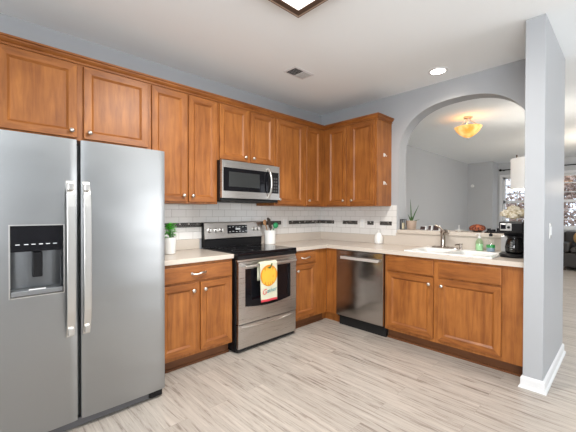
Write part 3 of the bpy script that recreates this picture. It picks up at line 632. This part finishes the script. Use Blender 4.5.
def leaf(m_, p, dirv, L_, w, mi=0, curl=.3):
    p = Vector(p); dv = Vector(dirv).normalized(); sd_ = dv.cross(Vector((0, 0, 1)))
    sd_ = sd_.normalized() if sd_.length > .05 else Vector((1, 0, 0)); up_ = sd_.cross(dv)
    rows = []
    for i in range(6):
        k = i / 5; c = p + dv * L_ * k - up_ * 0 + Vector((0, 0, -curl * L_ * k * k)); ww = w * math.sin(PI * (k * .9 + .05)) + 1e-4
        rows.append([c - sd_ * ww, c + Vector((0, 0, ww * -.25)), c + sd_ * ww])
    m_.rings(rows, mi, closed=False, cap=False)
def fol(name, ca, cb, sc=3.5):
    M, N, L, B = newmat(name); tc = N.new('ShaderNodeTexCoord'); n_ = N.new('ShaderNodeTexNoise'); n_.inputs['Scale'].default_value = sc; n_.inputs['Detail'].default_value = 6
    L.new(tc.outputs['Object'], n_.inputs['Vector']); r = N.new('ShaderNodeValToRGB'); r.color_ramp.elements[0].position = .4; r.color_ramp.elements[1].position = .6
    r.color_ramp.elements[0].color = (*ca, 1); r.color_ramp.elements[1].color = (*cb, 1); L.new(n_.outputs[0], r.inputs[0]); L.new(r.outputs[0], B.inputs['Base Color']); B.inputs['Roughness'].default_value = .95; return M
GL = mat('fresh_green_leaf', (.10, .55, .04), .45, var=.4, scale=25); GD = mat('dark_green_leaf', (.05, .12, .03), .5, var=.3)
t = thing('potted_herb', 'bright green herb in a white pot beside the refrigerator', 'potted plant', (-2.385, -.25, .914))
m_ = MB(); m_.lathe((-2.385, -.25, .9145), [(.040, 0), (.048, .006), (.056, .12), (.054, .15), (.049, .15), (.045, .12), (.0, .12)], seg=26, cap=False); m_.build('pot', WHITEC, t, smooth=True)
MB().lathe((-2.385, -.25, 1.035), [(.047, 0), (.0, .004)], seg=20, cap=False).build('soil', mat('soil', (.06, .035, .02), .9), t)
rnd = random.Random(3); m_ = MB(); st = MB()
for i in range(110):
    a = rnd.uniform(0, 2 * PI); r_ = rnd.uniform(0, .036); z = 1.07 + rnd.uniform(0, .12)
    p = (-2.385 + r_ * math.cos(a), -.25 + r_ * math.sin(a), z); leaf(m_, p, (math.cos(a), math.sin(a), rnd.uniform(-.1, .8)), rnd.uniform(.028, .042), .018)
    if i < 12: st.tube([(-2.385 + r_ * .3 * math.cos(a), -.25 + r_ * .3 * math.sin(a), 1.035), p], .0018, 5)
o = m_.build('foliage', GL, t, smooth=True, recalc=False); st.build('stems', GL, t)

# ------------------------------------------------------------------ things on the ledge (top z 1.094)
LT = 1.0945
t = thing('potted_aloe', 'spiky potted aloe at the left end of the arch ledge', 'potted plant', (.09, -1.30, LT))
TAN = mat('tan_stoneware', (.42, .32, .25), .6, var=.15)
m_ = MB(); m_.lathe((.09, -1.33, LT), [(.045, 0), (.050, .005), (.058, .09), (.058, .105), (.050, .105), (.048, .085), (.0, .085)], seg=26, cap=False); m_.build('pot', TAN, t, smooth=True)
rnd = random.Random(5)
m_ = MB()
for dx, dy, dz, w in ((0, .015, .27, .008), (.01, -.085, .20, .008), (-.02, .03, .08, .007), (.0, -.10, .03, .006), (.03, .06, .09, .008), (-.04, -.03, .07, .008)):
    m_.tube([(.09, -1.33, LT + .08), (.09 + dx * .4, -1.33 + dy * .45, LT + .09 + dz * .5), (.09 + dx, -1.33 + dy, LT + .09 + dz)], [w, w * .8, .001], 7)
m_.build('leaves', GD, t, smooth=True)
t = thing('wire_lantern', 'small dark wire lantern beside the aloe, against the arch edge', 'lantern', (.06, -1.245, LT))
m_ = MB(); 
for dx in (-.025, .025):
    for dy in (-.022, .022): m_.box(.06 + dx - .003, .06 + dx + .003, -1.244 + dy - .003, -1.244 + dy + .003, LT, LT + .12)
m_.box(.03, .09, -1.271, -1.217, LT, LT + .006).box(.03, .09, -1.271, -1.217, LT + .115, LT + .121); m_.build('frame', BLACKP, t)
MB().lathe((.06, -1.244, LT + .006), [(.017, 0), (.017, .07), (.0, .072)], seg=16).build('candle', mat('cream_wax', (.75, .66, .45), .5), t, smooth=True)
PHOTO = mat('dark_photo_print', (.05, .03, .03), .3, var=.9, scale=45); 
for i, (y, w, h, lab) in enumerate(((-1.475, .055, .045, 'lowest of the three small dark photo blocks, next to the aloe'), (-1.555, .030, .055, 'narrow middle one of the three small dark photo blocks on the ledge'), (-1.625, .06, .06, 'largest of the three small dark photo blocks, nearest the faucet'))):
    t = thing('photo_block', lab, 'photo', (.07, y, LT), 'small photo blocks on the ledge')
    m_ = MB(); m_.prism([(.06, y + w / 2, LT), (.075, y + w / 2, LT), (.092, y + w / 2, LT + h), (.077, y + w / 2, LT + h)], (0, -w - .012, 0)); m_.build('block', TRIM, t)
    m_ = MB(); m_.prism([(.0592, y + w / 2, LT + .003), (.0600, y + w / 2, LT + .003), (.0762, y + w / 2, LT + h - .003), (.0754, y + w / 2, LT + h - .003)], (0, -w, 0)); m_.build('picture', PHOTO, t)
t = thing('ring_dish', 'small white dish with a thin post on the middle of the ledge', 'dish', (.06, -1.87, LT))
m_ = MB(); m_.lathe((.06, -1.87, LT), [(.018, 0), (.020, .003), (.045, .014), (.046, .017), (.018, .007), (.004, .006)], seg=24); m_.build('plate', WHITEC, t, smooth=True)
MB().lathe((.06, -1.87, LT + .006), [(.004, 0), (.003, .05), (.006, .055), (.0, .062)], seg=10).build('post', WHITEC, t, smooth=True)
t = thing('flower_arrangement', 'low bowl of rust orange flowers on the ledge behind the green soap', 'flowers', (.08, -2.04, LT))
MB().lathe((.08, -2.04, LT), [(.035, 0), (.04, .004), (.055, .028), (.05, .028), (.0, .02)], seg=22, cap=False).build('bowl', DKW, t, smooth=True)
rnd = random.Random(8); RU = fol('rust_petals', (.07, .02, .02), (.48, .14, .06), 45); CRM = fol('cream_petals', (.52, .44, .27), (.92, .88, .78), 38)
def bloom(m_, c, R_, n, rnd, sx=1, size=.016):
    for i in range(n):
        a = rnd.uniform(0, 2 * PI); e_ = rnd.uniform(-.2, 1); rr = math.sqrt(max(0, 1 - e_ * e_)); dv = Vector((rr * math.cos(a), rr * math.sin(a), e_))
        p = Vector(c) + Vector((dv.x * R_, dv.y * R_ * sx, dv.z * R_ * .8)) * rnd.uniform(.95, 1.18)
        tq = dv.orthogonal().normalized(); t2 = dv.cross(tq)
        for k in range(4):
            an = k * PI / 2 + a; d1 = tq * math.cos(an) + t2 * math.sin(an); d2 = dv.cross(d1)
            m_.poly([p, p + d1 * size * .6 + d2 * size * .45 + dv * .003, p + d1 * size + dv * .001, p + d1 * size * .6 - d2 * size * .45 + dv * .003])
m_ = MB(); bloom(m_, (.08, -2.04, LT + .035), .045, 120, rnd, 1.45, .018); m_.ball((.08, -2.04, LT + .035), .036, (1, 1.4, .7)); m_.build('petals', RU, t, recalc=False)
t = thing('tray', 'flat black tray with small dark jars on the ledge beside the coffee maker', 'tray', (.07, -2.20, LT))
MB().box(.0, .13, -2.275, -2.125, LT, LT + .012).build('plate', BLACKP, t, bevel=.003)
m_ = MB()
for y, h in ((-2.15, .03), (-2.19, .022), (-2.235, .035)): m_.lathe((.06, y, LT + .012), [(.018, 0), (.018, h), (.0, h + .002)], seg=16)
m_.build('jars', BLACKG, t, smooth=True)
t = thing('flower_vase', 'vase of cream hydrangeas behind the coffee maker', 'flowers', (.10, -2.355, LT))
MB().lathe((.10, -2.355, LT), [(.030, 0), (.036, .005), (.040, .05), (.028, .10), (.030, .12), (.026, .12), (.0, .11)], seg=22, cap=False).build('vase', WHITEC, t, smooth=True)
for i, (dx, dy, dz, r_) in enumerate(((0, .055, .180, .055), (.02, -.05, .185, .058), (.01, .01, .215, .055), (-.035, .0, .165, .05))):
    m_ = MB(); c = (.10 + dx, -2.355 + dy, LT + dz); bloom(m_, c, r_, 150, rnd, 1, .016); m_.ball(c, r_ * .7, (1, 1, .8)); m_.build('hydrangea_head', CRM, t, recalc=False)
m_ = MB(); leaf(m_, (.10, -2.40, LT + .13), (0, -1, .2), .06, .02); leaf(m_, (.08, -2.32, LT + .13), (-.4, 1, .1), .06, .02); m_.build('leaves', GD, t, recalc=False)

# ------------------------------------------------------------------ outlets and switch
def plate(name, label, F, u, z, cat, w=.07, h=.115, sw=False):
    t = thing(name, label, cat, F.p(u, 0, z)); 
    F.box(MB(), u - w / 2, u + w / 2, -.005, 0, z - h / 2, z + h / 2).build('cover_plate', WHITEC, t, bevel=.002)
    m_ = MB()
    if sw: F.box(m_, u - .016, u + .016, -.009, -.005, z - .032, z + .032)
    else:
        for dz in (-.022, .022): F.box(m_, u - .014, u + .014, -.007, -.005, z + dz - .014, z + dz + .014)
    m_.build('rocker' if sw else 'socket', TRIM, t, bevel=.001)
plate('wall_outlet', 'white outlet plate in the tile right of the utensil crock', Face('A', -.008), -.73, 1.157, 'outlet')
plate('wall_outlet', 'white outlet plate in the tile left of the white lidded jar', Face('B', -.008), -.715, 1.157, 'outlet')
plate('light_switch', 'white light switch plate on the side of the wing wall', Face('A', WY1), -.48, 1.155, 'switch', sw=True)

# ------------------------------------------------------------------ ceiling things
t = thing('ceiling_light', 'square flush ceiling light with bronze frame at the top edge', 'ceiling light', (-2.322, -1.812, H))
BRZ = mat('bronze_frame', (.09, .055, .04), .4, .2); CRMF = mat('cream_frame', (.50, .40, .32), .5)
def sqring(m_, h0, h1, z0, z1, cx=-2.322, cy=-1.812):
    m_.box(cx - h1, cx + h1, cy + h0, cy + h1, z0, z1).box(cx - h1, cx + h1, cy - h1, cy - h0, z0, z1).box(cx - h1, cx - h0, cy - h0, cy + h0, z0, z1).box(cx + h0, cx + h1, cy - h0, cy + h0, z0, z1)
m_ = MB(); sqring(m_, .291, .303, H - .06, H - .0005); m_.build('outer_frame', BRZ, t)
m_ = MB(); sqring(m_, .264, .291, H - .066, H - .0005); m_.build('cream_frame', CRMF, t)
m_ = MB(); sqring(m_, .226, .264, H - .078, H - .0005); m_.build('inner_frame', BRZ, t)
MB().box(-2.322 - .226, -2.322 + .226, -1.812 - .226, -1.812 + .226, H - .072, H - .06).build('diffuser', emis('lit_diffuser', (1, .95, .88), 3), t)
t = thing('recessed_light', 'round lit recessed ceiling light above the arch', 'ceiling light', (-.306, -1.786, H))
m_ = MB(); m_.rings([[(-.306 + r_ * math.cos(2*PI*i/36), -1.786 + r_ * math.sin(2*PI*i/36), z) for i in range(36)] for r_, z in ((.095, H - .0005), (.092, H - .006), (.070, H - .006), (.068, H - .002))], cap=False); m_.build('trim_ring', TRIM, t, smooth=True)
MB().lathe((-.306, -1.786, H - .004), [(.069, 0), (.069, .003)], seg=36).build('lamp', emis('lit_lamp', (1, .9, .78), 9), t)
l = bpy.data.lights.new('recessed_lamp', 'SPOT'); l.energy = 30; l.color = (1, .86, .7); l.spot_size = 2.4; l.spot_blend = .8; l.shadow_soft_size = .06
lo = bpy.data.objects.new('recessed_lamp', l); COL.objects.link(lo); lo.location = (-.306, -1.786, H - .03)
t = thing('ceiling_vent', 'small white ceiling vent with one dark louvred half', 'vent', (-1.27, -.785, H))
m_ = MB(); m_.box(-1.41, -1.13, -.872, -.698, H - .004, H - .0005); m_.build('face_plate', TRIM, t)
vd = mat('vent_dark', (.015, .015, .015), .8)
MB().box(-1.385, -1.275, -.850, -.720, H - .0055, H - .004).build('dark_opening', vd, t)
m_ = MB()
for k in range(6): m_.box(-1.385, -1.275, -.846 + k * .022, -.8445 + k * .022, H - .007, H - .0055)
for k in range(6): m_.box(-1.262, -1.155, -.846 + k * .022, -.834 + k * .022, H - .009, H - .004)
m_.build('louvres', mat('vent_louvre', (.55, .55, .54), .5), t)

# dining side lights
AMB, N, L, B = newmat('amber_alabaster_glass'); AMB.use_backface_culling = False
tc = N.new('ShaderNodeTexCoord'); nz = N.new('ShaderNodeTexNoise'); nz.inputs['Scale'].default_value = 9; nz.inputs['Detail'].default_value = 3; L.new(tc.outputs['Object'], nz.inputs['Vector'])
rp = N.new('ShaderNodeValToRGB'); rp.color_ramp.elements[0].position = .35; rp.color_ramp.elements[0].color = (.85, .36, .06, 1); rp.color_ramp.elements[1].position = .7; rp.color_ramp.elements[1].color = (1, .68, .25, 1)
L.new(nz.outputs[0], rp.inputs[0]); L.new(rp.outputs[0], B.inputs['Base Color']); L.new(rp.outputs[0], B.inputs['Emission Color']); B.inputs['Emission Strength'].default_value = .75; B.inputs['Roughness'].default_value = .25
t = thing('bowl_ceiling_light', 'amber glass bowl ceiling light seen through the arch', 'ceiling light', (1.6, -1.465, H))
c = (1.6, -1.465)
MB().lathe((*c, H - .022), [(.055, 0), (.06, .005), (.06, .0215)], seg=28).build('canopy', NICK, t, smooth=True)
m_ = MB()
for k in range(3):
    a = 2 * PI * k / 3 + .5; m_.tube([(c[0] + .02 * math.cos(a), c[1] + .02 * math.sin(a), H - .02), (c[0] + .035 * math.cos(a), c[1] + .035 * math.sin(a), H - .06), (c[0] + .14 * math.cos(a), c[1] + .14 * math.sin(a), H - .150)], .005, 8)
m_.tube([(*c, H - .02), (*c, H - .325)], .005, 8); m_.build('arms', NICK, t, smooth=True)
m_ = MB(); m_.lathe((*c, H - .31), [(.012, 0), (.05, .014), (.11, .055), (.155, .105), (.185, .158), (.179, .158), (.150, .107), (.10, .060), (.045, .024), (.012, .008)], seg=40, cap=False); m_.build('glass_bowl', AMB, t, smooth=True)
MB().lathe((*c, H - .335), [(.001, 0), (.010, .006), (.014, .018), (.016, .028), (.0, .03)], seg=18).build('finial', NICK, t, smooth=True)
point('bowl_lamp', (c[0], c[1], H - .22), 1.2, (1, .78, .5), .04)
dc = (2.0, -2.165)
t = thing('drum_chandelier', 'white drum shade chandelier hanging in the dining area', 'chandelier', (*dc, 1.63))
m_ = MB(); m_.lathe((*dc, 1.63), [(.245, 0), (.245, .435), (.241, .435), (.241, 0)], seg=48, cap=False); SH, N, L, B = newmat('white_linen_shade'); B.inputs['Base Color'].default_value = (.86, .85, .82, 1); B.inputs['Roughness'].default_value = .9; B.inputs['Emission Color'].default_value = (1, .96, .9, 1); B.inputs['Emission Strength'].default_value = .35
m_.build('shade', SH, t, smooth=True)
m_ = MB(); m_.tube([(*dc, 1.9), (*dc, H - .02)], .007, 8); m_.lathe((*dc, H - .025), [(.055, 0), (.06, .0245)], seg=24)
for k in range(4):
    a = k * PI / 2 + .3; m_.tube([(*dc, 2.045), (dc[0] + .243 * math.cos(a), dc[1] + .243 * math.sin(a), 2.06)], .004, 6)
m_.build('stem', BRZ, t, smooth=True)
m_ = MB()
for k in range(5):
    a = 2 * PI * k / 5 + 2.2; p = (dc[0] + .19 * math.cos(a), dc[1] + .19 * math.sin(a)); m_.tube([(*dc, 2.06), (*p, 2.04), (*p, 2.115)], [.004, .004, .010], 8)
m_.build('candle_arm', BRZ, t, smooth=True)
point('drum_lamp', (*dc, 1.76), 14, (1, .93, .84), .1)
cc = (4.4, -2.80)
t = thing('candle_chandelier', 'chandelier with warm lit candle bulbs in front of the far right window', 'chandelier', (*cc, 1.7))
m_ = MB(); m_.tube([(*cc, 1.72), (*cc, H - .02)], [.012, .006], 8); m_.ball((*cc, 1.74), .035); m_.lathe((*cc, H - .025), [(.055, 0), (.06, .0245)], seg=24); m_.build('stem', BRZ, t, smooth=True)
for k in range(6):
    a = 2 * PI * k / 6 + .25; ex, ey = math.cos(a), math.sin(a)
    ar = MB().tube([(*cc, 1.75), (cc[0] + .15 * ex, cc[1] + .15 * ey, 1.70), (cc[0] + .30 * ex, cc[1] + .30 * ey, 1.76), (cc[0] + .30 * ex, cc[1] + .30 * ey, 1.84)], .007, 8).build('arm', BRZ, t, smooth=True)
    MB().ball((cc[0] + .30 * ex, cc[1] + .30 * ey, 1.875), .028, (1, 1, 1.5)).build('bulb', emis('warm_bulb', (1, .72, .38), 5), ar, smooth=True)
point('chandelier_glow', (*cc, 1.80), 48, (1, .86, .70), .15)
# small round wall sensor and curtain rods
tag(MB().lathe((6.598, -.02, 2.065), [(.045, 0), (.045, .02), (.03, .035), (.0, .036)], (-1, 0, 0), 22).build('wall_sensor', WHITEC, smooth=True), 'small round white sensor high on the dining wall corner', 'sensor')
for i, (y0, y1, lab) in enumerate(((-1.72, -.60, 'dark curtain rod above the far window left of the wing wall'), (-3.25, -1.84, 'dark curtain rod above the far window right of the wing wall'))):
    t = thing('curtain_rod', lab, 'curtain rod', (7.02, (y0 + y1) / 2, 2.5), 'curtain rods')
    MB().tube([(7.02, y0, 2.50), (7.02, y1, 2.50)], .013, 10).build('rod', BLACKP, t, smooth=True)
    m_ = MB(); m_.ball((7.02, y1, 2.50), .035); m_.ball((7.02, y0, 2.50), .035); m_.build('finial', BLACKP, t, smooth=True)
    m_ = MB()
    for y in (y0 + .08, y1 - .08): m_.box(7.02, 7.0995, y - .012, y + .012, 2.475, 2.495)
    m_.build('bracket', BLACKP, t)

# ------------------------------------------------------------------ sofa at far right
LEA = mat('dark_leather', (.022, .019, .018), .4, var=.2)
t = thing('sofa', 'dark leather sofa under the far window at the right edge', 'sofa', (6.45, -3.2, 0))
MB().box(6.02, 6.95, -4.15, -2.02, .07, .40).build('base', LEA, t, bevel=.03)
MB().box(6.0, 6.68, -3.04, -2.20, .405, .52).build('seat_cushion', LEA, t, bevel=.04, seg=3); MB().box(6.0, 6.68, -3.94, -3.05, .405, .52).build('seat_cushion', LEA, t, bevel=.04, seg=3)
MB().box(6.685, 6.95, -4.15, -2.02, .405, .86).build('backrest', LEA, t, bevel=.05, seg=3)
MB().box(6.02, 6.68, -2.195, -2.02, .405, .62).build('armrest', LEA, t, bevel=.04, seg=3); MB().box(6.02, 6.68, -4.15, -3.955, .405, .62).build('armrest', LEA, t, bevel=.04, seg=3)
m_ = MB()
for x in (6.08, 6.88):
    for y in (-4.08, -2.1): m_.box(x - .03, x + .03, y - .03, y + .03, 0, .07)
m_.build('feet', DKW, t)
m_ = MB(); m_.ball((6.585, -2.39, .716), .22, (.42, .85, .85), 20); o = m_.build('throw_pillow', mat('tan_pillow_fabric', (.50, .30, .13), .9, var=.2, scale=60), smooth=True)
tag(o, 'tan throw pillow leaning at the left end of the dark sofa', 'pillow')

# ------------------------------------------------------------------ outside the far windows
o = MB().box(7.4, 40, -25, 20, -.7, -.6).build('ground', mat('winter_grass', (.22, .18, .11), .95, var=.4, scale=1.5)); o['kind'] = 'structure'
BARK = mat('bare_bark', (.14, .10, .08), .9, var=.3); LV = fol('russet_leaves', (.20, .12, .09), (.60, .45, .38))
rnd = random.Random(21)
trs = [(11.5, -.6), (17, 3.6), (16, -.4), (12.5, -4.6), (20.5, -.5), (20.5, -5.0), (12.4, 4.4), (16.3, -5.0), (20.5, 4.0)]
for i, (x, y) in enumerate(trs):
    t = thing('bare_tree', 'russet-leaved winter tree outside beyond the far windows', 'tree', (x, y, -.6), 'trees outside the far windows')
    m_ = MB(); hh = rnd.uniform(4.5, 6); m_.tube([(x, y, -.6), (x + rnd.uniform(-.1, .1), y + rnd.uniform(-.1, .1), hh * .5), (x, y, hh)], [.13, .09, .02], 8)
    lv = MB()
    for k in range(26):
        a = rnd.uniform(0, 2 * PI); z = rnd.uniform(.3, hh - .3); L_ = rnd.uniform(.6, 1.5); e = (x + L_ * math.cos(a), y + L_ * math.sin(a), z + L_ * .55)
        m_.tube([(x, y, z), ((x + e[0]) / 2, (y + e[1]) / 2, z + L_ * .2), e], [.035, .022, .006], 5)
        for q in range(75):
            s_ = rnd.uniform(.25, 1.1); p = Vector((x + (e[0] - x) * s_ + rnd.gauss(0, .16), y + (e[1] - y) * s_ + rnd.gauss(0, .16), z + L_ * .5 * s_ + rnd.gauss(0, .18)))
            d1 = Vector((rnd.uniform(-1, 1), rnd.uniform(-1, 1), rnd.uniform(-1, 1))).normalized() * .085; d2 = d1.orthogonal().normalized() * .06
            lv.poly([p - d1, p - d2, p + d1, p + d2])
    m_.build('trunk', BARK, t); lv.build('foliage', LV, t, recalc=False)
